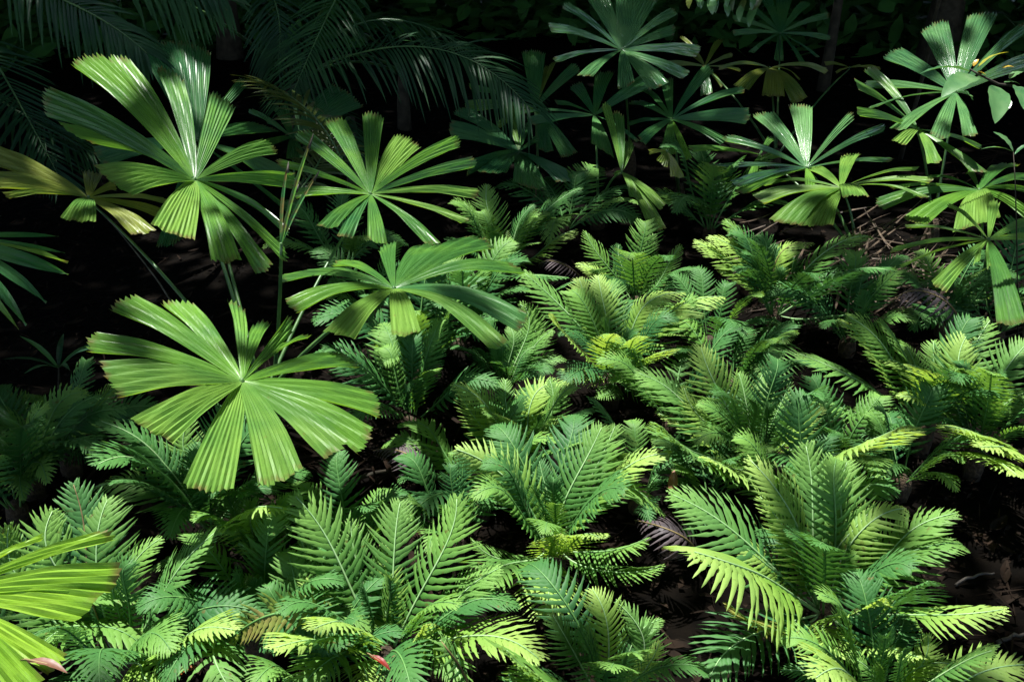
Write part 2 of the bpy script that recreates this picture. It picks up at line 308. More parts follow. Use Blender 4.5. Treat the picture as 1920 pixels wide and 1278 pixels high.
p4, b4 = palm('bluish green fan palm with one evenly spread leaf at the top edge, right of centre', (1180, 330))
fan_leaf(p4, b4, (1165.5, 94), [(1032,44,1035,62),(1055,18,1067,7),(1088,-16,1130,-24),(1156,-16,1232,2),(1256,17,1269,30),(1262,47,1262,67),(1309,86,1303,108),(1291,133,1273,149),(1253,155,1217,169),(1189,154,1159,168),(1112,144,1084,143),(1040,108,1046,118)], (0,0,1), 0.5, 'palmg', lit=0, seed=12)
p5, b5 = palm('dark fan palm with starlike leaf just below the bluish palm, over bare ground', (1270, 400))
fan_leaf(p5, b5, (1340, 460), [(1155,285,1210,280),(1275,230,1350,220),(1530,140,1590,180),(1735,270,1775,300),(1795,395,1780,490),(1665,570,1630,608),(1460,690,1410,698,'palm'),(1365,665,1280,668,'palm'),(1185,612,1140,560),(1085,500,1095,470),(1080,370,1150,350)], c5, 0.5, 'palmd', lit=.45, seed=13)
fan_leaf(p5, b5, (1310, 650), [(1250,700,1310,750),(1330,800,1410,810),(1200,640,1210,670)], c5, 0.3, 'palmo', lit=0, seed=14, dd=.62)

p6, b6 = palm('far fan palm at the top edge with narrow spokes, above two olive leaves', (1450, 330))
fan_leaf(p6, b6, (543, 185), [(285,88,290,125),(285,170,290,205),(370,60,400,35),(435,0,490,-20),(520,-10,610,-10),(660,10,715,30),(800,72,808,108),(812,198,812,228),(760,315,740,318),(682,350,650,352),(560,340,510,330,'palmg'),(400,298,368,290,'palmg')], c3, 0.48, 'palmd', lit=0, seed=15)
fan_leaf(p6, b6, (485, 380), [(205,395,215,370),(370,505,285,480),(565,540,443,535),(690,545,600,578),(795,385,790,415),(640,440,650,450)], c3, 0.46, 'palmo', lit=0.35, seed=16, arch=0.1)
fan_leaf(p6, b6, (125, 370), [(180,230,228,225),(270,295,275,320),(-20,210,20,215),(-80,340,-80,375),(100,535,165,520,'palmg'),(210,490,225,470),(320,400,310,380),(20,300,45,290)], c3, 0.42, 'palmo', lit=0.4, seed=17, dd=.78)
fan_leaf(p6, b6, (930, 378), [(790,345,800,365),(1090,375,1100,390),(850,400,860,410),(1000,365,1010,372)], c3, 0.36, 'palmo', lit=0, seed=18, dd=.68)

p7, b7 = palm('glossy white sheened fan palm beside a leafy twig in the upper right corner', (1740, 470))
fan_leaf(p7, b7, (1520, 515), [(1120,330,1215,278),(1330,180,1475,125),(1590,95,1755,85),(1875,140,1930,180),(1960,290,1975,380),(1030,455,1035,500),(1048,605,1085,590),(1160,715,1245,728),(1380,745,1475,775),(1560,760,1640,755),(1600,530,1615,560)], c3, 0.55, 'palmg', lit=1, seed=19)
fan_leaf(p7, b7, (1310, 720), [(960,445,985,500),(1010,400,1080,390),(975,600,985,650),(1165,785,1240,815,'palmy'),(1360,910,1440,900,'palmy'),(1650,830,1640,805),(1690,960,1600,960)], c3, 0.48, 'palm', lit=0.6, seed=20)

p8, b8 = palm('fan palm with two stacked leaves, shiny upper one and yellow lower one, right of centre', (1600, 520))
fan_leaf(p8, b8, (690, 935), [(390,650,505,628),(592,590,718,600),(925,628,955,665),(1105,695,1120,735),(1155,880,1145,905),(225,785,270,758),(170,920,190,955),(275,1010,320,1045),(295,1070,370,1075,'palm'),(680,1085,760,1090,'palm')], c3, 0.55, 'palmg', lit=1, seed=21)
fan_leaf(p8, b8, (430, 860), [(40,815,60,845),(330,1070,400,1050),(480,760,520,780)], c3, 0.42, 'palm', lit=0, seed=22, dd=1.1)
fan_leaf(p8, b8, (730, 490), [(735,320,835,315,'palmy'),(1130,380,1125,395),(1205,440,1200,465),(1190,540,1155,545),(875,540,740,545),(685,688,520,690),(520,692,355,662),(320,575,265,525),(325,480,345,462),(490,400,580,385)], c4, 0.52, 'palmy', lit=1, arch=0.08, seed=23)

p9, b9 = palm('bright fan palm at the right edge, one long leaf strip hanging down', (1830, 580))
fan_leaf(p9, b9, (1465, 500), [(1200,440,1210,425),(1390,420,1430,400),(1560,370,1680,370),(1710,415,1740,450),(1750,490,1750,520),(1750,610,1720,660),(1575,650,1335,730,'palmy'),(1185,690,1062,650),(960,605,925,550),(1000,480,1010,500)], c4, 0.55, 'palm', lit=1, arch=0.08, seed=24, dd=.92)
fan_leaf(p9, b9, (1515, 765), [(1295,590,1325,582),(1505,565,1575,570),(1080,702,1092,686),(1000,835,1030,800),(1048,915,1085,893),(1290,1045,1215,990),(1435,900,1470,880),(1530,900,1510,925),(1560,1210,1710,1205,'palm'),(1720,650,1750,700),(1770,740,1770,790)], c4, 0.55, 'palmy', lit=1, seed=25, dd=.76)

p10, b10 = palm('foreground fan palm leaf, vivid yellow green, cut by the bottom left corner', (-150, 1300))
fan_leaf(p10, b10, (-350, 800), [(200,470,235,482),(550,440,640,490),(665,620,610,785),(555,790,400,950),(370,1125,260,1235),(240,1262,60,1340),(-100,350,0,370),(-500,350,-400,320),(-900,700,-900,850),(-700,1200,-600,1300),(-300,1400,-150,1400)], c7, 0.52, 'palmb', lit=1.7, dd=.64, n0=(.05, -.25, .95), seed=26)

def strap(label, base_px, leaves):
    b = on_height(*base_px, 0); b.z = 0.02
    t = thing('strap_leaf_palm', b, label, 'palm', 'narrow leaved palms at the left edge')
    V, F = tube([Vector((0, 0, -0.03)), Vector((0, 0, 0.08)), Vector((0, 0, 0.16))], [0.04, 0.04, 0.02], 8)
    mesh_obj('stem', V, F, M['fibre'], t, True)
    for kw in leaves: fan_leaf(t, b+Vector((0, 0, .12)), pointed=True, **kw)
strap('palm with long narrow blue green leaf blades entering from the left edge', (-160, 700),
  [dict(hub_px=(-330, 60), segs=[(325,55,322,62),(360,146,356,154),(378,205,374,212,'palmy'),(382,262,374,280),(262,425,250,436),(150,548,140,560),(110,574,100,582,'palmy'),(0,-60,0,-50),(-300,600,-290,600),(-500,500,-480,510)], crop=r4, R=0.5, mat='palmd', lit=0.3, seed=31)])
strap('palm with thin yellow green blades at the left edge just above the corner leaf', (-150, 900),
  [dict(hub_px=(-260, 960), segs=[(190,1170,182,1182,'palmy'),(215,1196,210,1205,'palmy'),(100,1090,92,1100),(60,1230,50,1240),(0,750,-10,745),(-300,700,-280,700)], crop=r4, R=0.42, mat='palm', lit=0.4, dd=.85, seed=32)])

# folded young shoot with three upright blades
sb = on_height(505, 800); sb.z = 0
sh = thing('young_palm_shoot', sb, 'slender upright shoot with folded brown tipped blades between the two upper left fan leaves', 'plant')
top = at(527, 455, 3.9)
V, F = tube([bez(sb, sb.lerp(top, .5)+Vector((.03, 0, .05)), top, t/10) for t in range(11)], [0.010-0.0035*t/10 for t in range(11)], 6)
mesh_obj('stalk', V, F, M['petiole'], sh, True, loc=tuple(sb))
for (tx, ty, wd, mm) in ((588, 250, .008, 'palm'), (541, 303, .007, 'palmd'), (599, 320, .008, 'palmd'), (560, 345, .006, 'palmd')):
    tp = at(tx, ty, 3.95); V = []; F = []
    r_ = (tp-top).cross(FW).normalized()
    for i in range(15):
        t = i/14; p = top.lerp(tp, t) + r_*0.01*math.sin(3*t); wv = wd*math.sin(math.pi*min(1, .12+.86*t))**.6
        V += [p-r_*wv, p+FW*wv*0.8, p+r_*wv]
    for i in range(14):
        for k in (0, 1): a = 3*i+k; F.append((a, a+1, a+4, a+3))
    bl = mesh_obj('folded_blade', V, F, M[mm], sh, False, uvs=[(v[0]*30, v[2]) for v in V], loc=tuple(sb))
    q = top.lerp(tp, .86); V, F = tube([q, q.lerp(tp, .5), tp], [0.006, 0.004, 0.001], 5)
    mesh_obj('brown_tip', V, F, M['twig'], bl, True, loc=tuple(sb))

# ------------------------------------------------------------------ ferns
def frond_geo(base, via, tip, W, npair, rn, lod=0, roll=0.0, s0=0.12, wavy=1.0, droop=0.10, sag=0.0, arc=None, pw=0.385):
    tv = via[1]; Pm = via[0]
    Q = (Pm - base*(1-tv)**2 - tip*tv*tv)/(2*tv*(1-tv))
    hz = Vector((tip.x-base.x, tip.y-base.y, 0));
    if hz.length < 1e-3: hz = Vector((0, 1, 0))
    hz.normalize()
    ARC = (tip-base).length*(arc if arc is not None else rn.uniform(.03, .10)); BL = Vector((rn.uniform(-1, 1), rn.uniform(-1, 1), 0))*(tip-base).length*.035
    def P(s): return bez(base, Q, tip, s) + Vector((0, 0, 1))*(ARC*math.sin(math.pi*s**1.5)) + BL*math.sin(2*math.pi*s)
    L = sum((P((i+1)/10)-P(i/10)).length for i in range(10))
    V = []; F = []; UVs = []
    rows = 8 if lod == 0 else 5
    def frame(s):
        t = (P(min(1, s+.02))-P(max(0, s-.02))).normalized()
        l = hz.cross(Vector((0, 0, 1))); l = (l - t*l.dot(t)).normalized()
        n = l.cross(t).normalized()
        if n.z < -0.15 : pass
        a = roll + 0.25*math.sin(s*2.5+roll*9)*0.6
        l2 = l*math.cos(a)+n*math.sin(a); n2 = -l*math.sin(a)+n*math.cos(a)
        return t, l2, n2
    sp = (1-s0)*L/npair
    for k in range(npair):
        s = s0 + (1-s0)*((k+.5)/npair)**0.93
        t, l, n = frame(s); p0 = P(s)
        q = (s-s0)/(1-s0)
        prof = (min(1, 0.22+q*2.4)**0.8)*max(0.0, (1-q))**0.62*1.28 + 0.05
        prof = min(prof, 1.0)
        ang = math.radians(70-20*q-22*q**4)
        for sd_ in (-1, 1):
            ln = 1.22*W*prof*(1+rn.uniform(-.07, .07)); a = ang+rn.uniform(-.10, .10)
            d = t*math.cos(a)+l*(sd_*math.sin(a)); bi = n.cross(d).normalized()
            if rn.random() < .02: continue
            lift = 0.10+rn.uniform(-.12, .10)
            hw = min(sp*pw, .0135)*(1 if q < .8 else 0.85)*rn.uniform(.85, 1.1); ph = rn.random()*6
            b0 = len(V)
            for i in range(rows+1):
                u = i/rows
                c = p0 + d*(ln*u) + t*(ln*0.20*u*u) + n*(ln*(lift*u - (droop+lift)*u*u*1.1)) + n*(0.05*hw*math.sin(u*14+ph)*wavy)
                h = hw*(1.0-u)**0.8*(1.05+0.5*u)
                if i == 0: h = hw*1.0
                if lod == 0 and 0 < i < rows: h *= (1.16 if i % 2 else 0.82)
                UVs.append((u, q))
                if i == rows: V.append(c); break
                UVs += [(u, q), (u, q)]
                wv = n*(0.30*hw*math.sin(u*20+ph)*wavy)
                V.append(c-bi*h+wv-n*h*0.25); V.append(c+n*hw*0.12); V.append(c+bi*h-wv-n*h*0.25)
            for i in range(rows-1):
                a0 = b0+3*i; F.append((a0, a0+1, a0+4, a0+3)); F.append((a0+1, a0+2, a0+5, a0+4))
            a0 = b0+3*(rows-1); F.append((a0, a0+1, a0+3)); F.append((a0+1, a0+2, a0+3))
    # narrow wing along the rachis
    b0 = len(V); m = 16
    for i in range(m+1):
        s = s0+(1-s0)*i/m; t, l, n = frame(s); h = min(sp*0.5, 0.006)*(1-0.6*i/m); p = P(s)
        V += [p-l*h-n*.001, p+l*h-n*.001]; UVs += [(0, i/m)]*2
    for i in range(m): a0 = b0+2*i; F.append((a0, a0+1, a0+3, a0+2))
    R = [P(i/18) + (frame(i/18)[2]*0.0015) for i in range(19)]
    frond_geo.uv = UVs
    return V, F, R, L
FERN_COUNT = 0
def fern(label, crown_px, fronds, L0=0.55, W=0.085, mat='fern', fill=4, lit=1, z=0.14, seed=0, npair=20, lod=0, elev=52, fillmat=None, ribm='rib', d_over=None, fillL=0.85):
    rn = random.Random(1000+seed)
    c = on_height(crown_px[0], crown_px[1], z)
    t = thing('fern', Vector((c.x, c.y, 0)), label, 'fern', 'ferns massed on the forest floor')
    base0 = Vector((c.x, c.y, 0))
    V, F = tube([Vector((0, 0, -0.03)), Vector((0, 0, z*0.5)), Vector((0, 0, z)), Vector((0, 0, z+.03))], [0.035, 0.045, 0.04, 0.012], 9)
    mesh_obj('rootstock', V, F, M['fibre'], t, True)
    if not lit: SHADE.append((c+Vector((0, 0, .2)), .34))
    if lit: LIT.append((c+Vector((0, .08, .28)), 0.62*lit))
    dc = depth_of(c)
    def add(bp, vp, tp, W, mt, rb, roll, np_, dr, s0):
        V, F, R, L = frond_geo(bp, vp, tp, W, np_, rn, lod, roll, s0=s0, droop=dr)
        o = mesh_obj('frond', V, F, M[mt], t, True, uvs=frond_geo.uv, loc=tuple(base0))
        TV, TF = tube(R, [0.0042*(L/0.55)*(1-0.8*i/18)+0.0006 for i in range(19)], 5)
        mesh_obj('midrib', TV, TF, M[rb], o, True, loc=tuple(base0))
    azs = []
    for fr in fronds:
        vx, vy, tx, ty = fr[:4]; o = fr[4] if len(fr) > 4 else {}
        e0 = o.get('e', elev); Lf = o.get('L', L0); away = o.get('s', 0)
        best = None
        r = ray(tx, ty)
        for k in range(121):
            d = dc + (k-60)/60*1.4*Lf; P = C0+r*d; v = P-c; ln = v.length
            if ln < .02: continue
            el = math.degrees(math.asin(max(-1, min(1, v.z/ln))))
            cost = (5*((ln-Lf)/Lf)**2 + ((el-e0)/30)**2) if away else (0.5*((ln-L0)/L0)**2 + ((el-e0)/18)**2 + (1.5 if d < dc-.04 and ty < crown_px[1]-60 else 0))
            if away and (d-dc)*away < 0: cost += 3
            if P.z < 0.03: cost += 4
            if cost < (best[0] if best else 1e9): best = (cost, P, d)
        P2 = best[1]; d2 = best[2]
        h = Vector((P2.x-c.x, P2.y-c.y, 0)); h = h.normalized() if h.length > 1e-3 else Vector((0, 1, 0))
        azs.append(math.atan2(h.y, h.x))
        b = c + h*0.025
        if vx is None:
            Pm = b.lerp(P2, 0.5) + Vector((0, 0, 1))*0.10*(P2-b).length; tv = .5
        else:
            bx = 0.0
            # project the crown back to pixels to find how far along the via point lies
            q = b-C0; dq = q.dot(FW); qx = 960+q.x/dq*FPX; qy = 639-q.dot(UP)/dq*FPX
            a_ = math.hypot(vx-qx, vy-qy); b_ = math.hypot(tx-vx, ty-vy); tv = min(.72, max(.28, a_/(a_+b_+1e-6)))
            Pm = at(vx, vy, dc+(d2-dc)*tv)
            # pull back toward a natural arch if the via point sits too far off
            nat = b.lerp(P2, tv) + Vector((0, 0, .1))*(P2-b).length*tv
            off = Pm-nat
            if off.length > 0.16*Lf: Pm = nat + off*(0.16*Lf/off.length)
        LL = (P2-c).length
        add(b, (Pm, tv), P2, min(.19, max(.055, 0.225*LL))*o.get('w', 1.0)**.7, o.get('m', mat), o.get('r', ribm), o.get('roll', rn.uniform(-.22, .22)), int(npair*o.get('n', 1)), o.get('dr', 0.10+rn.uniform(-.05, .12)), o.get('s0', 0.14))
    for k in range(fill+(6 if fronds else 2)):
        az = rn.uniform(0, 2*math.pi) if not azs or k % 3 == 0 else None
        if az is None:     # take the widest free gap between fronds
            A = sorted(a % (2*math.pi) for a in azs); gaps = [((A[(i+1) % len(A)]-A[i]) % (2*math.pi) or 2*math.pi, A[i]) for i in range(len(A))]
            gp = max(gaps); az = gp[1]+gp[0]*rn.uniform(.35, .65)
        azs.append(az)
        el = math.radians(rn.uniform(10, 66) if k < fill+3 or not fronds else rn.uniform(66, 84)); Lf = L0*rn.uniform(.65, 1.0)*fillL*(1 if el < 1.15 or not fronds else .62)
        h = Vector((math.cos(az), math.sin(az), 0)); P2 = c + h*Lf*math.cos(el) + Vector((0, 0, Lf*math.sin(el))); P2.z = max(P2.z, .04)
        b = c+h*.025; Pm = b.lerp(P2, .5)+Vector((0, 0, .14*Lf))
        add(b, (Pm, .5), P2, 0.21*Lf*rn.uniform(.85, 1.1), fillmat or ('fernd' if k % 3 else 'fern'), 'ribd', rn.uniform(-.35, .35), npair, 0.15, .14)  # filler fronds mostly darker, painting shade inside the clump for depth
    return t
br = 'fernb'
fern('fern with a tall central frond and a red fallen leaf resting at its foot', (725, 1225), [
 (723,1180,725,1018,{'m':br}),(667,1195,574,1088,{'m':br,'e':45}),(810,1178,935,1065,{}),(775,1215,795,1172,{'s':-1,'m':br,'r':'ribbr','e':62,'L':.35}),(793,1127,857,935,{'L':.72,'w':1.1}),(740,1060,750,943,{'L':.68}),(640,1070,554,930,{'L':.72}),(677,1080,657,978,{'L':.62}),
 (600,1222,517,1214,{'e':18,'s':-1,'m':br,'w':1.2}),(640,1190,590,1178,{'m':br,'L':.3}),(900,1205,1010,1235,{'e':22,'m':br}),(690,1250,700,1300,{'s':-1,'e':5,'m':br,'L':.4}),(830,1230,870,1290,{'s':-1,'e':10,'L':.4,'m':'fern'})], seed=1, mat='fern', L0=.56, fill=3)
fern('fern with broad overlapping fronds beside the brown edged arching frond, bottom left of centre', (480, 1190), [
 (565,1128,447,1018,{'m':'ferng','w':1.15,'L':.62}),(394,1158,473,1082,{'m':'ferng','w':1.2}),(410,1180,385,1110,{'m':'ferng'}),(540,1100,500,1020,{'L':.6}),(580,1080,560,1000,{'L':.65}),(380,1200,437,1300,{'s':-1,'e':5})], seed=2, mat='ferng', fill=4)
fern('big spreading fern of long upright fronds behind the bottom left corner leaf', (225, 1235), [
 (192,1130,201,938,{'L':.78,'w':1.35}),(110,1060,98,958,{'L':.7}),(150,1000,138,908,{'L':.8,'m':'fernd','r':'ribbr'}),(34,1080,15,988,{'L':.72}),(276,1181,404,998,{'m':'ferng','w':1.2,'L':.7}),(300,1235,437,1180,{'m':br,'e':30,'w':1.05}),(240,1100,300,1010,{'L':.7}),(60,1150,30,1120,{'L':.6}),(160,1180,60,1230,{'e':20}),(250,1255,330,1300,{'s':-1,'m':br,'L':.4})], seed=3, fill=3, L0=.62)
fern('bright fern with two curled fronds at its heart, middle of the fern bed', (1148, 705), [
 (1139,627,1121,518,{'m':br,'L':.66}),(1105,600,1086,524,{'m':br,'L':.62}),(1066,600,985,514,{'L':.75,'m':'ferng'}),(1227,645,1297,557,{'m':'ferng','L':.68,'w':1.1}),(1188,620,1206,570,{'L':.6,'m':'ferng'}),(1100,680,1040,594,{'s':-1,'m':br,'r':'ribbr','e':55,'w':.8,'L':.5}),
 (1137,690,1153,626,{'s':-1,'m':br,'r':'ribd','e':62,'L':.42}),(1168,690,1196,630,{'s':-1,'m':br,'r':'ribd','e':60,'L':.42}),(1200,690,1258,656,{'m':br,'L':.42}),(1215,580,1282,548,{'m':br,'e':55,'dr':.4,'L':.6}),(1256,600,1354,556,{'m':br,'L':.72,'dr':.4}),(1120,712,1045,692,{'m':br,'e':15}),(1150,730,1120,745,{'e':0,'s':-1,'L':.3}),(1200,725,1290,735,{'e':8,'m':'fern'})], seed=4, fill=3, L0=.56)
fern('fern leaning right under the long leaf of the round fan, fronds arching from bottom left', (945, 725), [
 (975,680,1012,647,{'m':'ferng'}),(985,700,1060,675,{'m':'ferng','e':25}),(960,660,955,610,{'m':'ferng','L':.5}),(985,640,985,575,{'L':.6}),(1010,640,975,570,{'L':.62}),(1000,660,1035,620,{}),(920,700,880,655,{'m':'fernd'}),(900,730,845,740,{'m':'fernd','e':15})], seed=5, fill=5, fillmat='fernd', L0=.46)
fern('fern with three tall parallel fronds at the back middle of the bed', (1192, 565), [
 (1200,540,1225,440,{'L':.72,'w':1.15}),(1158,532,1098,436,{'L':.72}),(1236,529,1275,462,{'L':.68}),(1130,530,1082,494,{'m':br,'e':25}),(1250,545,1300,500,{'m':'fernd'}),(1170,520,1160,460,{'L':.6,'m':'fernd'})], seed=6, fill=3, lit=.9)
fern('small upright fern right beside the tip of the upper middle fan leaf', (938, 505), [
 (922,430,913,347,{'L':.85}),(905,440,868,380,{'L':.75}),(947,490,951,432,{'L':.5,'m':br}),(990,493,1080,430,{'L':.75,'e':35,'m':br,'dr':.35}),(965,445,1000,385,{'L':.8,'m':'fernd'}),(1000,430,1087,353,{'L':1.05,'m':'fernd'}),(925,470,900,440,{'m':br,'L':.45}),(960,480,1010,455,{}),(890,480,840,450,{'m':'fernd'}),(960,520,1060,520,{'e':15,'m':'fernd'})], seed=7, fill=4, fillmat='fern', L0=.6, lit=1.0)
fern('fern with yellow green left fronds and dark right ones, below the two stacked fan leaves', (1452, 590), [
 (1420,520,1330,443,{'m':br,'L':.75}),(1405,480,1362,415,{'L':.9}),(1390,520,1306,455,{'m':br,'L':.78}),(1425,562,1349,508,{'m':br,'L':.6}),(1450,490,1525,455,{'m':br,'L':.7,'r':'ribbr','dr':.3}),(1530,500,1628,443,{'L':.9}),(1520,530,1600,500,{'m':'fernd'}),(1550,540,1668,508,{'L':.9,'m':'fernd'}),(1430,520,1440,470,{'L':.6}),(1480,520,1480,470,{'L':.65,'m':'fernd'}),(1510,600,1600,590,{'m':'fernd','e':15}),
 (1462,625,1468,642,{'s':-1,'e':20,'L':.3,'w':1.2}),(1443,640,1418,724,{'s':-1,'e':-5,'L':.5,'m':'ferng','w':1.3})], seed=8, fill=5, fillmat='fernd', L0=.6, lit=.55)
fern('fern with broad fanned fronds and reddish bits, right of the fern bed', (1735, 795), [
 (1610,722,1500,664,{'L':.85,'w':1.15,'m':'ferng'}),(1640,680,1577,603,{'L':.95,'m':br}),(1660,670,1592,594,{'L':1.0}),(1717,740,1629,672,{'m':br,'L':.6}),(1765,745,1706,684,{'m':br,'L':.5,'s':-1,'e':60}),(1770,780,1688,743,{'m':br,'s':-1,'e':40,'L':.45}),(1700,790,1612,772,{'m':'ferng','e':18,'w':1.35}),(1610,790,1504,746,{'m':'ferng','e':15,'L':.7}),(1720,720,1700,650,{'L':.65,'m':'ferng'}),(1750,700,1750,640,{'L':.65}),(1640,810,1640,830,{'e':0,'s':-1,'L':.45,'m':'fernd'})], seed=9, fill=4, L0=.58)
fern('tall dark fern at the right edge with long upright fronds below the hanging leaf strip', (1835, 835), [
 (1802,773,1856,601,{'L':.9,'w':1.25}),(1860,794,1935,733,{'w':1.2,'m':'fern'}),(1794,700,1816,625,{'L':.7,'m':br}),(1884,701,1932,640,{'L':.75,'m':'ferng'}),(1840,840,1772,799,{'m':br,'e':25,'s':-1}),(1900,870,1838,838,{'m':br,'e':10,'s':-1}),(1850,870,1905,890,{'s':-1,'e':10,'m':br}),(1870,830,1940,800,{}),(1800,760,1770,720,{'m':'fernd'})], seed=10, fill=4, L0=.6)
fern('large fern right of centre whose tall pointed frond rises over its neighbours', (1420, 865), [
 (1428,845,1483,716,{'L':.72,'w':1.1,'m':'ferng'}),(1371,797,1314,652,{'L':.85,'w':1.2,'m':br}),(1277,779,1197,700,{'L':.9,'m':'ferng'}),(1323,798,1282,727,{'L':.75,'m':br}),(1375,864,1231,773,{'L':.68,'m':br}),(1499,811,1538,763,{'m':br,'L':.55}),(1546,877,1690,800,{'L':.72,'m':br,'w':1.1}),(1405,890,1326,857,{'m':br,'e':30}),(1400,780,1385,700,{'L':.75}),(1460,790,1420,720,{'L':.7}),(1480,850,1580,830,{'e':25}),(1330,880,1240,800,{'m':'ferng'})], seed=11, fill=4, L0=.58)
fern('centre fern with a bright bent frond on its left and a folded frond in front', (1038, 1030), [
 (1060,960,1128,802,{'L':.78,'w':1.3,'m':'fern'}),(970,925,856,842,{'m':br,'L':.72,'e':42,'w':.9,'roll':.9,'dr':.5}),(1110,900,1153,800,{'L':.8}),(1150,910,1252,850,{'L':.7,'m':br,'w':.9}),(1032,1040,1052,1000,{'s':-1,'m':br,'r':'ribbr','e':60,'L':.36}),(1060,1030,1125,1008,{'s':-1,'m':br,'e':50,'L':.42}),(1149,930,1246,965,{'e':20,'L':.62}),(1030,1080,1018,1155,{'s':-1,'e':5,'m':br,'w':1.35,'L':.48}),(960,1060,885,1012,{'m':'fern','e':18}),(1100,1040,1214,1008,{'e':22,'m':'fern','L':.55,'dr':.4}),(990,960,950,880,{'L':.6,'m':'fernd'}),(1030,940,1010,860,{'m':'fernd','L':.7}),(1120,1080,1240,1060,{'e':6,'m':'fern'}),(940,1090,900,1120,{'e':5,'s':-1})], seed=12, fill=3, L0=.6)
fern('fern with two pale ribbed upright fronds at the left rear of the bed', (985, 865), [
 (965,828,948,712,{'L':.7,'w':1.15,'m':'ferng'}),(1030,798,1031,712,{'L':.7,'m':'ferng','w':1.1}),(905,805,862,735,{'m':br,'L':.75}),(940,830,925,795,{'m':'ferng','L':.4,'w':1.2}),(1010,820,1100,789,{'m':br,'e':40,'dr':.4}),(1000,760,1065,718,{'m':br,'L':.8,'e':40}),(960,810,946,782,{'m':br,'s':-1,'e':60,'L':.35}),(920,860,845,850,{'m':'ferng','e':20}),(900,760,850,720,{'m':br,'L':.85}),(1040,850,1085,830,{'m':'fern'})], seed=13, fill=4, L0=.56)
fern('largest fern, dense spray of bright layered fronds at the lower right', (1548, 1145), [
 (1519,1090,1424,930,{'L':.76,'m':br,'w':1.15}),(1496,1000,1406,862,{'L':.88,'m':br,'w':1.1}),(1613,1100,1762,975,{'L':.8,'w':1.35,'m':'fern'}),(1572,1030,1588,866,{'L':.84,'m':'fern'}),(1520,960,1511,836,{'L':.95,'m':'ferng'}),(1400,1030,1262,928,{'L':.85,'m':'ferng','w':1.1}),(1468,1096,1375,1008,{'m':br,'L':.58}),(1453,1115,1302,1035,{'m':br,'L':.66,'w':1.1,'dr':.4}),(1560,1170,1655,1122,{'s':-1,'m':br,'r':'ribd','e':55,'L':.42}),
 (1700,1170,1882,1142,{'m':br,'e':20,'L':.72}),(1500,1190,1370,1135,{'m':'fernbr','e':20,'L':.5,'s':-1,'w':1.1}),(1545,1200,1556,1258,{'s':-1,'e':8,'m':br,'L':.4}),(1610,1200,1722,1232,{'s':-1,'e':18,'m':br,'L':.5}),(1620,1000,1695,953,{'m':br,'L':.75,'dr':.4}),(1700,1020,1792,962,{'L':.85}),(1430,1190,1333,1264,{'m':'fernd','e':-4,'w':1.2,'s':-1}),(1650,1150,1740,1090,{'m':'fernd'}),(1490,1060,1450,990,{'m':'fern','L':.6}),(1560,1060,1640,950,{'L':.8})], seed=14, fill=4, L0=.6)
fern('fern whose leaf tips rise from the bottom edge, right of the gap', (1135, 1310), [
 (1141,1230,1111,1105,{'L':.68,'w':1.2,'m':br}),(1075,1230,1036,1152,{'L':.6,'m':'ferng','w':1.1}),(1205,1240,1155,1127,{'L':.6,'m':'ferng'}),(1200,1270,1236,1206,{'m':br,'L':.5}),(1200,1200,1240,1160,{'L':.6,'m':'ferng','e':30}),(1020,1290,950,1220,{'L':.6}),(1060,1310,985,1250,{})], seed=15, fill=3, L0=.56)
fern('low fern spreading along the bottom edge under the largest fern', (1650, 1330), [
 (1640,1290,1590,1230,{'m':'fern'}),(1700,1270,1822,1262,{'m':br,'e':25}),(1600,1300,1465,1255,{'m':'fernd','L':.6,'e':15}),(1700,1290,1740,1190,{'m':br}),(1760,1280,1860,1220,{'m':'fern'}),(1800,1290,1940,1245,{'m':br,'L':.7,'e':20}),(1600,1290,1530,1270,{'m':br})], seed=16, fill=3, L0=.5, mat='fern')
fern('shaded arching fern directly beneath the lowest big fan leaf', (395, 985), [
 (300,925,180,912,{'L':.72,'w':1.3,'m':'fern','e':32,'dr':.3}),(290,860,190,790,{'L':.85,'m':'fernd'}),(260,880,185,870,{'L':.8,'m':'fernd'}),(350,860,352,790,{'L':.8,'m':'fern','w':1.2}),(450,940,520,920,{'m':'fernd'}),(330,900,240,820,{'L':.8,'m':'fernd'}),(380,900,370,830,{'m':'fernd','L':.7})], seed=17, fill=5, fillmat='fernd', mat='fernd', L0=.6, lit=0.45)
fern('fern arching its pale tipped frond over dark soil, left of the centre gap', (490, 1060), [
 (440,975,530,953,{'m':br,'e':30,'s':-1,'dr':.3,'L':.45}),(460,1000,410,985,{'m':'fern','L':.4}),(520,1000,590,960,{'m':'fern','L':.5}),(510,1010,490,960,{})], seed=18, fill=6, fillmat='fern', L0=.45)
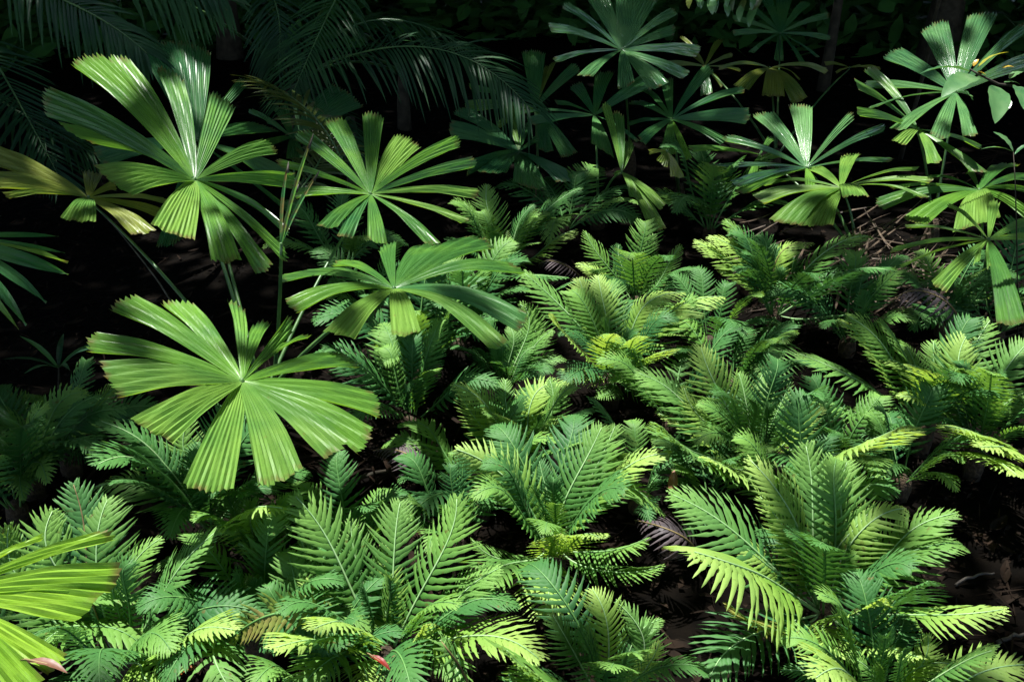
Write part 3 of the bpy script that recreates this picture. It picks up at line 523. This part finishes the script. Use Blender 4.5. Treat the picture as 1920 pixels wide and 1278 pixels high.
dk = [
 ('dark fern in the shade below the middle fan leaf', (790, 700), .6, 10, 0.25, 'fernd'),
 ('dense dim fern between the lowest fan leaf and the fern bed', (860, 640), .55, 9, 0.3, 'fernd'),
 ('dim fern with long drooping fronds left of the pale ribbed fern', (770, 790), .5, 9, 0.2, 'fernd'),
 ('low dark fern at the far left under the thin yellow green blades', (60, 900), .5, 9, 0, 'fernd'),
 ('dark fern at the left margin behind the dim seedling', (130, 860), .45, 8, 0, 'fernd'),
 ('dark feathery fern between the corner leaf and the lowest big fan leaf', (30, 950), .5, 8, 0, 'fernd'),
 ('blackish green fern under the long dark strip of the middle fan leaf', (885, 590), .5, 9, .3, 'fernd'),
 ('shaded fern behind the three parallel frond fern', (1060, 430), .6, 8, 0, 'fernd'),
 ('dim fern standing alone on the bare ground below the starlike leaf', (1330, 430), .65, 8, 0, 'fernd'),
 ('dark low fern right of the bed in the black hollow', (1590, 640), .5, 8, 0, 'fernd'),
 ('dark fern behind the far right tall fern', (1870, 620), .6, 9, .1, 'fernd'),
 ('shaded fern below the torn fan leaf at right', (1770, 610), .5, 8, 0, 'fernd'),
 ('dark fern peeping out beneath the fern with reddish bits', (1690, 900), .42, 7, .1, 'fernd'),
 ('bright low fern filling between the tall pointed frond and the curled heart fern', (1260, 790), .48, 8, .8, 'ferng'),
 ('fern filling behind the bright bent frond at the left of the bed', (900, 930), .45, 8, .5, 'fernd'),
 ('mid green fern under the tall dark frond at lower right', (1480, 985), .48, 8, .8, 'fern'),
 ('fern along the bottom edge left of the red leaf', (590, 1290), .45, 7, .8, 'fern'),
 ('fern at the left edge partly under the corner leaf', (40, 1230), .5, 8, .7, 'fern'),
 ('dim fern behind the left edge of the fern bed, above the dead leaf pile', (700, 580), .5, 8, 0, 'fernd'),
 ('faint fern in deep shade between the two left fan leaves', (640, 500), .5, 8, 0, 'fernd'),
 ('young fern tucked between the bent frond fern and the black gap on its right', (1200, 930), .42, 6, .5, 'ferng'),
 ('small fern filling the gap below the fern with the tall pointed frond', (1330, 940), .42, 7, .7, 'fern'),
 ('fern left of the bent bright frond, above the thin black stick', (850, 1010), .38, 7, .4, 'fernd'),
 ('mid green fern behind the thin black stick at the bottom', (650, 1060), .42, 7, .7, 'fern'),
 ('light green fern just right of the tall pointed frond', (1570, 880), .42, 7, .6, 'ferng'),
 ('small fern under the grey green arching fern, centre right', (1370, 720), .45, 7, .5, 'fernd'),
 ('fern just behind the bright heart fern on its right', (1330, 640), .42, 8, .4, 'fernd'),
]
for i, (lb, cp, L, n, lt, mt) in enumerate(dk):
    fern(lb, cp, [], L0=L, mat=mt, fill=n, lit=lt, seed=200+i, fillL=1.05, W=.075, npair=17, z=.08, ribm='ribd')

# single odd fronds: dead and brown edged ones
def lone_frond(name, label, cat, a, m_, b, W, mat, rib, hts=(.1, .2, .1), npair=20, roll=0.0, dr=.25, s0=.05, seed=0):
    A = on_height(*a, hts[0]); B = on_height(*b, hts[2]); Mm = on_height(*m_, hts[1])
    V, F, R, L = frond_geo(A, (Mm, .5), B, W, npair, random.Random(seed), 0, roll, s0=s0, droop=dr, pw=.26)
    o = mesh_obj(name, V, F, M[mat], None, True, uvs=frond_geo.uv, loc=tuple(A)); o.location = A; tag(o, label, cat)
    TV, TF = tube(R, [0.004*(1-.8*i/18)+.0006 for i in range(19)], 5); mesh_obj('midrib', TV, TF, M[rib], o, True, loc=tuple(A))
lone_frond('dead_fern_frond', 'shrivelled purplish black fern frond between the two brightest ferns', 'dead frond', (1310,1050), (1270,1005), (1190,975), .075, 'ferndead', 'ribbr', (.12,.28,.25), 15, .3, .5, seed=1)
lone_frond('dead_fern_frond', 'dull purple withered frond below the fan leaves at right', 'dead frond', (1800,600), (1740,560), (1668,572), .09, 'ferndead', 'ribbr', (.25,.4,.3), 14, .2, .6, seed=2)
lone_frond('dead_fern_frond', 'dark withered frond beside the right end of the lowest fan leaf', 'dead frond', (830,905), (770,860), (700,845), .07, 'ferndead', 'ribbr', (.1,.25,.2), 16, .2, .5, seed=3)
lone_frond('dying_fern_frond', 'arching olive frond with brown edged leaflets at the bottom left of centre', 'dead frond', (640,1150), (500,1165), (375,1250), .06, 'fernbr', 'ribd', (.35,.38,.15), 18, .8, -.2, seed=4)
lone_frond('dead_fern_frond', 'blue grey withered frond at the bottom edge right of the red leaf', 'dead frond', (885,1300), (850,1240), (828,1200), .055, 'ferng', 'ribbr', (.2,.35,.4), 10, .1, .2, seed=5)
lone_frond('dead_fern_frond', 'brown shrivelled frond behind the heart of the upper middle ferns', 'dead frond', (1090,520), (1050,500), (1010,495), .07, 'ferndead', 'ribbr', (.1,.2,.2), 16, .2, .5, seed=6)
lone_frond('dead_fern_frond', 'orange brown dry tip lying right of the curled heart fronds', 'dead frond', (1170,712), (1190,718), (1212,735), .035, 'fernbr', 'ribbr', (.22,.24,.2), 8, .2, .2, seed=7)

# ------------------------------------------------------------------ feather palms
def feather(parent, ppos, pts, depth, Ll, n, mat, wl=0.0085, sag=.5, seed=0, both=True, ang0=70, plane=None):
    """pts: three pixel points of the rachis at the given depths"""
    rn = random.Random(seed); A, B, Cc = [at(x, y, d) for (x, y), d in zip(pts, depth)]
    Q = B*2 - (A+Cc)*.5; P = lambda s: bez(A, Q, Cc, s)
    V = []; F = []
    for k in range(n):
        s = .04+.95*k/(n-1); t = (P(min(1, s+.02))-P(max(0, s-.02))).normalized()
        l = t.cross(Vector((0, 0, 1))).normalized(); nn = l.cross(t)
        if plane is not None:
            a = plane; l, nn = l*math.cos(a)+nn*math.sin(a), -l*math.sin(a)+nn*math.cos(a)
        ang = math.radians(ang0-38*s)
        for sd_ in (-1, 1):
            if rn.random() < .04: continue
            sg = sag*rn.uniform(.6, 1.6); jt = Vector((rn.uniform(-1, 1), rn.uniform(-1, 1), rn.uniform(-1, 1)))*.09
            ln = Ll*(.55+.9*math.sin(math.pi*min(1, .15+.8*s)))*.72*rn.uniform(.92, 1.06)
            d = (t*math.cos(ang)+l*(sd_*math.sin(ang))+nn*rn.uniform(.0, .22)+jt).normalized(); bi = nn.cross(d).normalized(); b0 = len(V); rows = 8
            for i in range(rows+1):
                u = i/rows; c = P(s)+d*(ln*u) + Vector((0, 0, -1))*(ln*sg*u*u)
                h = wl*(math.sin(math.pi*min(1, .15+.85*u))**.7)
                if i == rows: V.append(c); break
                V += [c-bi*h, c+nn*(-h*.45), c+bi*h]
            for i in range(rows-1):
                a0 = b0+3*i; F.append((a0, a0+1, a0+4, a0+3)); F.append((a0+1, a0+2, a0+5, a0+4))
            a0 = b0+3*(rows-1); F.append((a0, a0+1, a0+3)); F.append((a0+1, a0+2, a0+3))
    if mat == 'frond': HARD.extend([(P(.2), .28), (P(.5), .25)])
    o = mesh_obj('frond', V, F, M[mat], parent, True, loc=tuple(ppos))
    TV, TF = tube([P(i/20) for i in range(21)], [.007*(1-.85*i/20)+.001 for i in range(21)], 6)
    mesh_obj('midrib', TV, TF, M['petiole'], o, True, loc=tuple(ppos))
    return A, o
def feather_palm(label, base, fronds, name='feather_palm', group='feather leaved palms in the shade'):
    base = Vector(base); t = thing(name, base, label, 'palm', group)
    top = base+Vector((0, 0, .5))
    V, F = tube([Vector((0, 0, -.05)), Vector((0, 0, .25)), Vector((0, 0, .55))], [.07, .06, .03], 10); mesh_obj('stem', V, F, M['bark'], t, True)
    for fr in fronds:
        A, o = feather(t, base, **fr)
        mid = top.lerp(A, .5)+Vector((0, 0, .25)); PV, PF = tube([bez(top, mid, A, i/8) for i in range(9)], [.014-.005*i/8 for i in range(9)], 6)
        mesh_obj('petiole', PV, PF, M['petiole'], o, True, loc=tuple(base))
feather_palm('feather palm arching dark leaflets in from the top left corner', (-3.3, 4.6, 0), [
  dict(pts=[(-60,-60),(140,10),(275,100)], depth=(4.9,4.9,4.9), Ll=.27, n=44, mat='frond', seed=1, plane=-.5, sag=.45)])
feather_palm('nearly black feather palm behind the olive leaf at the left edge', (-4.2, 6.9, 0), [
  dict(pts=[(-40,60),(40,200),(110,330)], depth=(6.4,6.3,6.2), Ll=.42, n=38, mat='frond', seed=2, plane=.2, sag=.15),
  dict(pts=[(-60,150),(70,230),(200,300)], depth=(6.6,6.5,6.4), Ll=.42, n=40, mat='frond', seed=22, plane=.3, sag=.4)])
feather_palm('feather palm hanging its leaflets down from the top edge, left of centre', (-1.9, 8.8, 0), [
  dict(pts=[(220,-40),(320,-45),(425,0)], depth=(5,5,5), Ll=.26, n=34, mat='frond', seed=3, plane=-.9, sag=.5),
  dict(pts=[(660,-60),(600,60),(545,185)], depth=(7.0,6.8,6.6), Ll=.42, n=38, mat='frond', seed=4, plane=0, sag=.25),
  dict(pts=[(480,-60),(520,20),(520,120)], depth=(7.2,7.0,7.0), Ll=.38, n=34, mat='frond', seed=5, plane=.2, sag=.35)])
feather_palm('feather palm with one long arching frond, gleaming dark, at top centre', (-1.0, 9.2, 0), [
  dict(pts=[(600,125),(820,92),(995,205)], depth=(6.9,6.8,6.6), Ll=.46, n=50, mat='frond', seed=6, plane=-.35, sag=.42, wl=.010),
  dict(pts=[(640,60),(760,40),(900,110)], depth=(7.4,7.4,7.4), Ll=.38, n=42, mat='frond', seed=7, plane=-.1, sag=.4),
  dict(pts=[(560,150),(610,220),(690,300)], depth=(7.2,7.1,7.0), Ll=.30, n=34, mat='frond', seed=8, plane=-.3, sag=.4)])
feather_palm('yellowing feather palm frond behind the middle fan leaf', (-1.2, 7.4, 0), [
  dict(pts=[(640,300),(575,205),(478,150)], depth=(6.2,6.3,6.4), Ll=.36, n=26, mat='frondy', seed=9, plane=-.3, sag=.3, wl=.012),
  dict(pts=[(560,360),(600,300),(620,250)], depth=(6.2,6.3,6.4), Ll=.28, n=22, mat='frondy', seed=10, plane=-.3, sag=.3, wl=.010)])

# ------------------------------------------------------------------ broad leaved twigs and saplings
def broad_leaf(parent, ppos, base, tip, wd, mat, name='leaf', roll=0.0, fold=.18):
    d = tip-base; L = d.length; t = d.normalized(); l = t.cross(Vector((0, 0, 1))); l = l.normalized() if l.length > .1 else Vector((1, 0, 0)); n = l.cross(t)
    l, n = l*math.cos(roll)+n*math.sin(roll), -l*math.sin(roll)+n*math.cos(roll)
    V = []; F = []; m = 14; wd = wd*.78
    for i in range(m+1):
        u = i/m; h = wd*(math.sin(math.pi*u**.85)**.8)*(1 if u < .97 else .3); c = base+d*u+n*(L*.10*math.sin(math.pi*u))
        for k in (-1, -.5, 0, .5, 1):
            V.append(c+l*(h*k)+n*(abs(k)*h*fold+.06*h*math.sin(u*26)*abs(k)))
    for i in range(m):
        for k in range(4): a = 5*i+k; F.append((a, a+1, a+6, a+5))
    return mesh_obj(name, V, F, M[mat], parent, True, loc=tuple(ppos))
def twig_plant(label, base, stem, leaves, name='sapling', cat='sapling', r0=.010):
    base = Vector(base); t = thing(name, base, label, cat, 'broad leaved saplings')
    pts = [base]+stem
    V, F = tube(pts, [r0*(1-.7*i/(len(pts)-1)) for i in range(len(pts))], 6); mesh_obj('stem', V, F, M['bark'], t, True, loc=tuple(base))
    for (a, b, wd, mt, rl) in leaves: broad_leaf(t, base, a, b, wd, mt, roll=rl)
D7 = 3.75
X = lambda x, y, d=D7: at(1280+x/2.972, y/2.972, d)
twig_plant('broad leaved sapling with pale leaves, one yellow, over the glossy fan palm', (2.35, 3.9, 0), [Vector((2.3, 3.75, .7)), X(2000,620), X(1850,480), X(1760,470), X(1640,410), X(1600,385)], [
 (X(1600,400), X(1320,412), .045, 'broad', -.2), (X(1640,430), X(1440,545,3.6), .055, 'broad', .2), (X(1640,380), X(1820,290), .022, 'broady', .3), (X(1620,370), X(1650,330), .012, 'broady', 0), (X(1640,400), X(1690,420), .02, 'broady', 0),
 (X(1740,480), X(1740,690,3.6), .055, 'broad', .3), (X(1860,480), X(1900,610,3.6), .045, 'broad', .2), (X(1780,380), X(1850,375), .016, 'broady', 0), (X(1790,460), X(1880,470), .02, 'broad', 0), (X(1820,440), X(1900,400), .03, 'broad', .1), (X(1830,560), X(1770,640), .02, 'broad', .4)])
twig_plant('thin sapling with two small blue green leaves right of the upper corner palm', on_height(1909, 640), [at(1906,420,4.25), at(1903,330,4.2), at(1900,285,4.2)], [
 (at(1900,285,4.2), at(1862,247,4.2), .028, 'broad', .2), (at(1900,285,4.2), at(1838,280,4.2), .018, 'broad', -.2), (at(1902,290,4.2), at(1935,268,4.2), .014, 'broad', .1)], r0=.004)
rb = random.Random(9)
lv = []
for k in range(16):
    x = 1300+k*8.5; y = rb.uniform(-30, 10)
    a = at(x, y, 4.6); lv.append((a, at(x+rb.uniform(-18, 8), y+rb.uniform(25, 50), 4.6), rb.uniform(.018, .032), 'broad' if k % 3 else 'frondy', rb.uniform(-.5, .5)))
twig_plant('leafy branch hanging into view at the top edge above the olive fan leaves', (4.6, 5.2, 0), [Vector((4.5, 5.3, 1.5)), at(1760,-160,5.2), at(1500,-120,5.0), at(1430,-60,4.6), at(1360,-40,4.6), at(1290,-20,4.6)], lv)
lv = []
for k in range(7):
    a_ = k/7*6.28; c = at(110, 690, 4.2); lv.append((c, c+Vector((math.cos(a_)*.2, math.sin(a_)*.2, .04+.08*rb.random())), .016, 'palmd' if k % 2 else 'frond', 0))
twig_plant('dim seedling with narrow leaves in the dark left of the lowest fan leaf', on_height(112, 745), [at(110, 690, 4.2)], lv)

# ------------------------------------------------------------------ fallen leaves, sticks, litter
def fallen(label, px, z, L, wd, mat, az, tilt=0.1, cat='fallen leaf', mroll=.2):
    c = on_height(px[0], px[1], z); d = Vector((math.cos(az), math.sin(az), tilt))*L*.5
    o = broad_leaf(None, c, c-d, c+d, wd, mat, 'fallen_leaf', mroll, .3); o.location = c; tag(o, label, cat)
    TV, TF = tube([-d*1.25, -d+Vector((0, 0, .005)), Vector((0, 0, .10*L)), d*.9], [.002, .002, .0015, .0006], 5)
    s = mesh_obj('stalk', TV, TF, M['ribbr'], o, True)
fallen('scarlet fallen leaf caught among the bottom fern fronds', (712, 1242), .36, .075, .013, 'redleaf', -.6, -.2)
fallen('pinkish brown crumpled leaf lying on the bottom left corner palm leaf', (88, 1250), .98, .085, .013, 'brownleaf', -.25, -.1)
fallen('small orange leaf on the ground under the bottom left ferns', (345, 1262), .1, .09, .03, 'orangeleaf', .5)
fallen('small red brown leaf tucked under the left fronds of the largest fern', (1345, 1062), .3, .10, .02, 'redleaf', -.5)
fallen('small brown leaf hanging in the fern right of centre', (1263, 905), .3, .09, .022, 'orangeleaf', 1.4, .6)
fallen('dry reddish strip at the bottom edge below the scarlet leaf', (775, 1270), .3, .11, .008, 'brownleaf', .1)
def stick(label, a, b, r, mat='twig', name='fallen_stick', bendz=.03):
    m = a.lerp(b, .5)+Vector((.02, .01, bendz)); pts = [bez(a, m, b, i/8)+Vector((random.uniform(-1, 1), random.uniform(-1, 1), random.uniform(-1, 1)))*r*.6 for i in range(9)]
    V, F = tube(pts, [r*(1-.5*i/8) for i in range(9)], 6); o = mesh_obj(name, V, F, M[mat], None, True, loc=tuple(a)); o.location = a; tag(o, label, 'stick')
stick('thin black stick poking up through the bottom centre fern', on_height(715, 1075, .15), at(750, 945, 3.25), .003, 'bark')
stick('pale stick on bare soil at the bottom right, nearest the corner', on_height(1870, 1205, .02), on_height(1935, 1192, .03), .008)
stick('grey twig on bare soil right of the largest fern', on_height(1790, 1095, .02), on_height(1865, 1075, .03), .006)
stick('long slanting dead stalk behind the left end of the middle fan leaf', at(330, 580, 4.3), at(190, 400, 4.3), .004, 'twig')
stick('brown branch lying in the dark gap below the lowest fan leaf', on_height(590, 935, .03), on_height(760, 870, .12), .012, 'bark')
stick('dark thin trunk leaning in the upper right background', on_height(1690, 300, 0), at(1775, -60, 6.5), .02, 'bark')

# piles of dry fallen palm leaf strips (each pile cannot be counted)
def straw_pile(name, label, px, n, spread, Lr, mat, seed, h=.25, dirv=None):
    rn = random.Random(seed); c = on_height(*px, 0); V = []; F = []
    for k in range(n):
        p = c+Vector((rn.gauss(0, spread), rn.gauss(0, spread*.8), rn.uniform(.01, h))); az = rn.uniform(0, 6.28) if dirv is None else dirv+rn.gauss(0, .5)
        d = Vector((math.cos(az), math.sin(az), rn.uniform(-.25, .35))); L = rn.uniform(*Lr); l = d.cross(Vector((0, 0, 1))).normalized(); w_ = rn.uniform(.003, .011); b0 = len(V); bend = rn.uniform(-.2, .3)
        for i in range(7):
            u = i/6; q = p+d*(L*(u-.5))-Vector((0, 0, 1))*L*bend*(u-.5)**2; q.z = max(q.z, .012); hh = w_*math.sin(math.pi*min(1, .1+.88*u))
            V += [q-l*hh, q+Vector((0, 0, hh*.6)), q+l*hh]
        for i in range(6):
            a = b0+3*i; F.append((a, a+1, a+4, a+3)); F.append((a+1, a+2, a+5, a+4))
    o = mesh_obj(name, V, F, M[mat], None, False); tag(o, label, 'dead leaves', kind='stuff')
straw_pile('dry_leaf_pile', 'tangled pile of dry straw coloured palm leaf strips on the ground below the right fan palms', (1640, 560), 170, .32, (.25, .7), 'straw', 1, .35, .7)
straw_pile('dry_leaf_pile', 'brown withered leaf strips heaped right of the lowest big fan leaf', (690, 880), 110, .28, (.2, .5), 'litter', 2, .2)
straw_pile('dry_leaf_pile', 'dark dry strips under the glossy fan palm in the upper right', (1860, 400), 90, .3, (.3, .6), 'litter', 3, .5)

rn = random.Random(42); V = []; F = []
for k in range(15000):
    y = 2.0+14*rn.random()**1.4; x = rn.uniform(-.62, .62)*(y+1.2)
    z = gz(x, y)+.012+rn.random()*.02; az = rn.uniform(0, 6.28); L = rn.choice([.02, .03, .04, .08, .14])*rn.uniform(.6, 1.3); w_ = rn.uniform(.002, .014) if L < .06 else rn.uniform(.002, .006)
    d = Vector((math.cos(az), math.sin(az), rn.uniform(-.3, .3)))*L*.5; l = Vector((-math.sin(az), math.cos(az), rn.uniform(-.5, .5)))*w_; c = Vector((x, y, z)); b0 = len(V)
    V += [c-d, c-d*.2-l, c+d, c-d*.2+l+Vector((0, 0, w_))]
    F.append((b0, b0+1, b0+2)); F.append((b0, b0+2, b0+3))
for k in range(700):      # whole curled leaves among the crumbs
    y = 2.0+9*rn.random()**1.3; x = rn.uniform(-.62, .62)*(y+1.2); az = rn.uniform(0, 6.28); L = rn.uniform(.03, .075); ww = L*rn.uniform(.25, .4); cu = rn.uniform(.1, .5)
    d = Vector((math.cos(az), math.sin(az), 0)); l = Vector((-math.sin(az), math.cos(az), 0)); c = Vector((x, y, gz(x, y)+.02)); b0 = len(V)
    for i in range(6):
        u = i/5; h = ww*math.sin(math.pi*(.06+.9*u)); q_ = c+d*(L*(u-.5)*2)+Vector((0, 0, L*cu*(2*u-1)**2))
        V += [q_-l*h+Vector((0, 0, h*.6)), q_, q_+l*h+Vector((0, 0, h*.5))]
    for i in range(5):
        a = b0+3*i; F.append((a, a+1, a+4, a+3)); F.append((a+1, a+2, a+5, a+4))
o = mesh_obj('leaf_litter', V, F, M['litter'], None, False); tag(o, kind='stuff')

# background trunks and undergrowth in deep shade
for i, (x, y, r, lb) in enumerate([(3.4, 11.0, .05, 'thin dark trunk in the far upper right shade'), (5.2, 12.5, .18, 'thick dark trunk far back at the right margin'), (-3.6, 13.0, .12, 'thick dark trunk far back at the left')]):
    tr = thing('rainforest_tree', Vector((x, y, 0)), lb, 'tree', 'background trees in deep shade')
    V, F = tube([Vector((0.05*math.sin(k), 0, -.1+k*1.0)) for k in range(8)], [r*1.5 if k == 0 else r*(1-.05*k) for k in range(8)], 14); mesh_obj('trunk', V, F, M['bark'], tr, True)
    V = []; F = []; q = random.Random(i)
    for k in range(1400):
        c = Vector((q.gauss(0, 1.2), q.gauss(0, 1.2), 6.3+q.gauss(0, .7))); a = Vector((q.gauss(0, 1), q.gauss(0, 1), q.gauss(0, .4))).normalized()*.12; b = a.cross(Vector((q.gauss(0, 1), q.gauss(0, 1), 2))).normalized()*.045
        b0 = len(V); V += [c-a, c-b, c+a, c+b]; F.append((b0, b0+1, b0+2, b0+3))
    mesh_obj('crown', V, F, M['fernd'], tr, False)
def leaf_cloud(name, label, pts, sz, mat, seed):
    q = random.Random(seed); V = []; F = []
    for c in pts:
        for k in range(7):
            p = c+Vector((q.gauss(0, sz*1.3), q.gauss(0, sz*1.3), q.gauss(0, sz*.9))); a = Vector((q.gauss(0, 1), q.gauss(0, 1), q.gauss(0, .5))).normalized()*sz*q.uniform(.5, 1); b = a.cross(Vector((q.gauss(0, .4), q.gauss(0, .4), 1))).normalized()*sz*.36
            b0 = len(V); V += [p-a, p-a*.3-b, p+a*.4-b*.8, p+a, p+a*.4+b*.8, p-a*.3+b]; F.append(tuple(b0+j for j in range(6)))
    o = mesh_obj(name, V, F, M[mat], None, False); tag(o, label, 'foliage', kind='stuff')
q = random.Random(77); pts = []
for k in range(9000):
    a = q.uniform(-1.35, 1.35); r = q.uniform(13, 18); z = 9*q.random()**2.2
    pts.append(Vector((math.sin(a)*r*0.9, math.cos(a)*r+1.0, z)))
leaf_cloud('distant_thicket', 'mass of dark rainforest foliage closing the background', pts, .26, 'fernd', 1)

# unseen canopy added as a gobo: leafy except above plants meant to be sunlit
q = random.Random(5); pts = []
for k in range(20000):
    p = Vector((q.uniform(-12, 12), q.uniform(-7, 24), q.uniform(5.2, 7.2)))
    block = True; dense = 1.0
    for (c, r) in LIT:
        v = c-p; s = v.dot(SUN_DIR); dist = (v-SUN_DIR*s).length
        if dist < r*.85: block = None; break
        if dist < r+.16: block = False
    for (c, r) in HARD:
        v = c-p; s = v.dot(SUN_DIR)
        if (v-SUN_DIR*s).length < r: block = True; break
    if block is False:
        for (c, r) in SHADE:
            v = c-p; s = v.dot(SUN_DIR)
            if (v-SUN_DIR*s).length < r: block = True; break
    if not block and q.random() > 0.03: continue
    pts.append(p)
leaf_cloud('canopy_gobo', 'unseen canopy added overhead, its gaps shaped to light and shade the undergrowth', pts, .22, 'fernd', 2)
print('LIT', len(LIT), 'canopy clumps', len(pts))
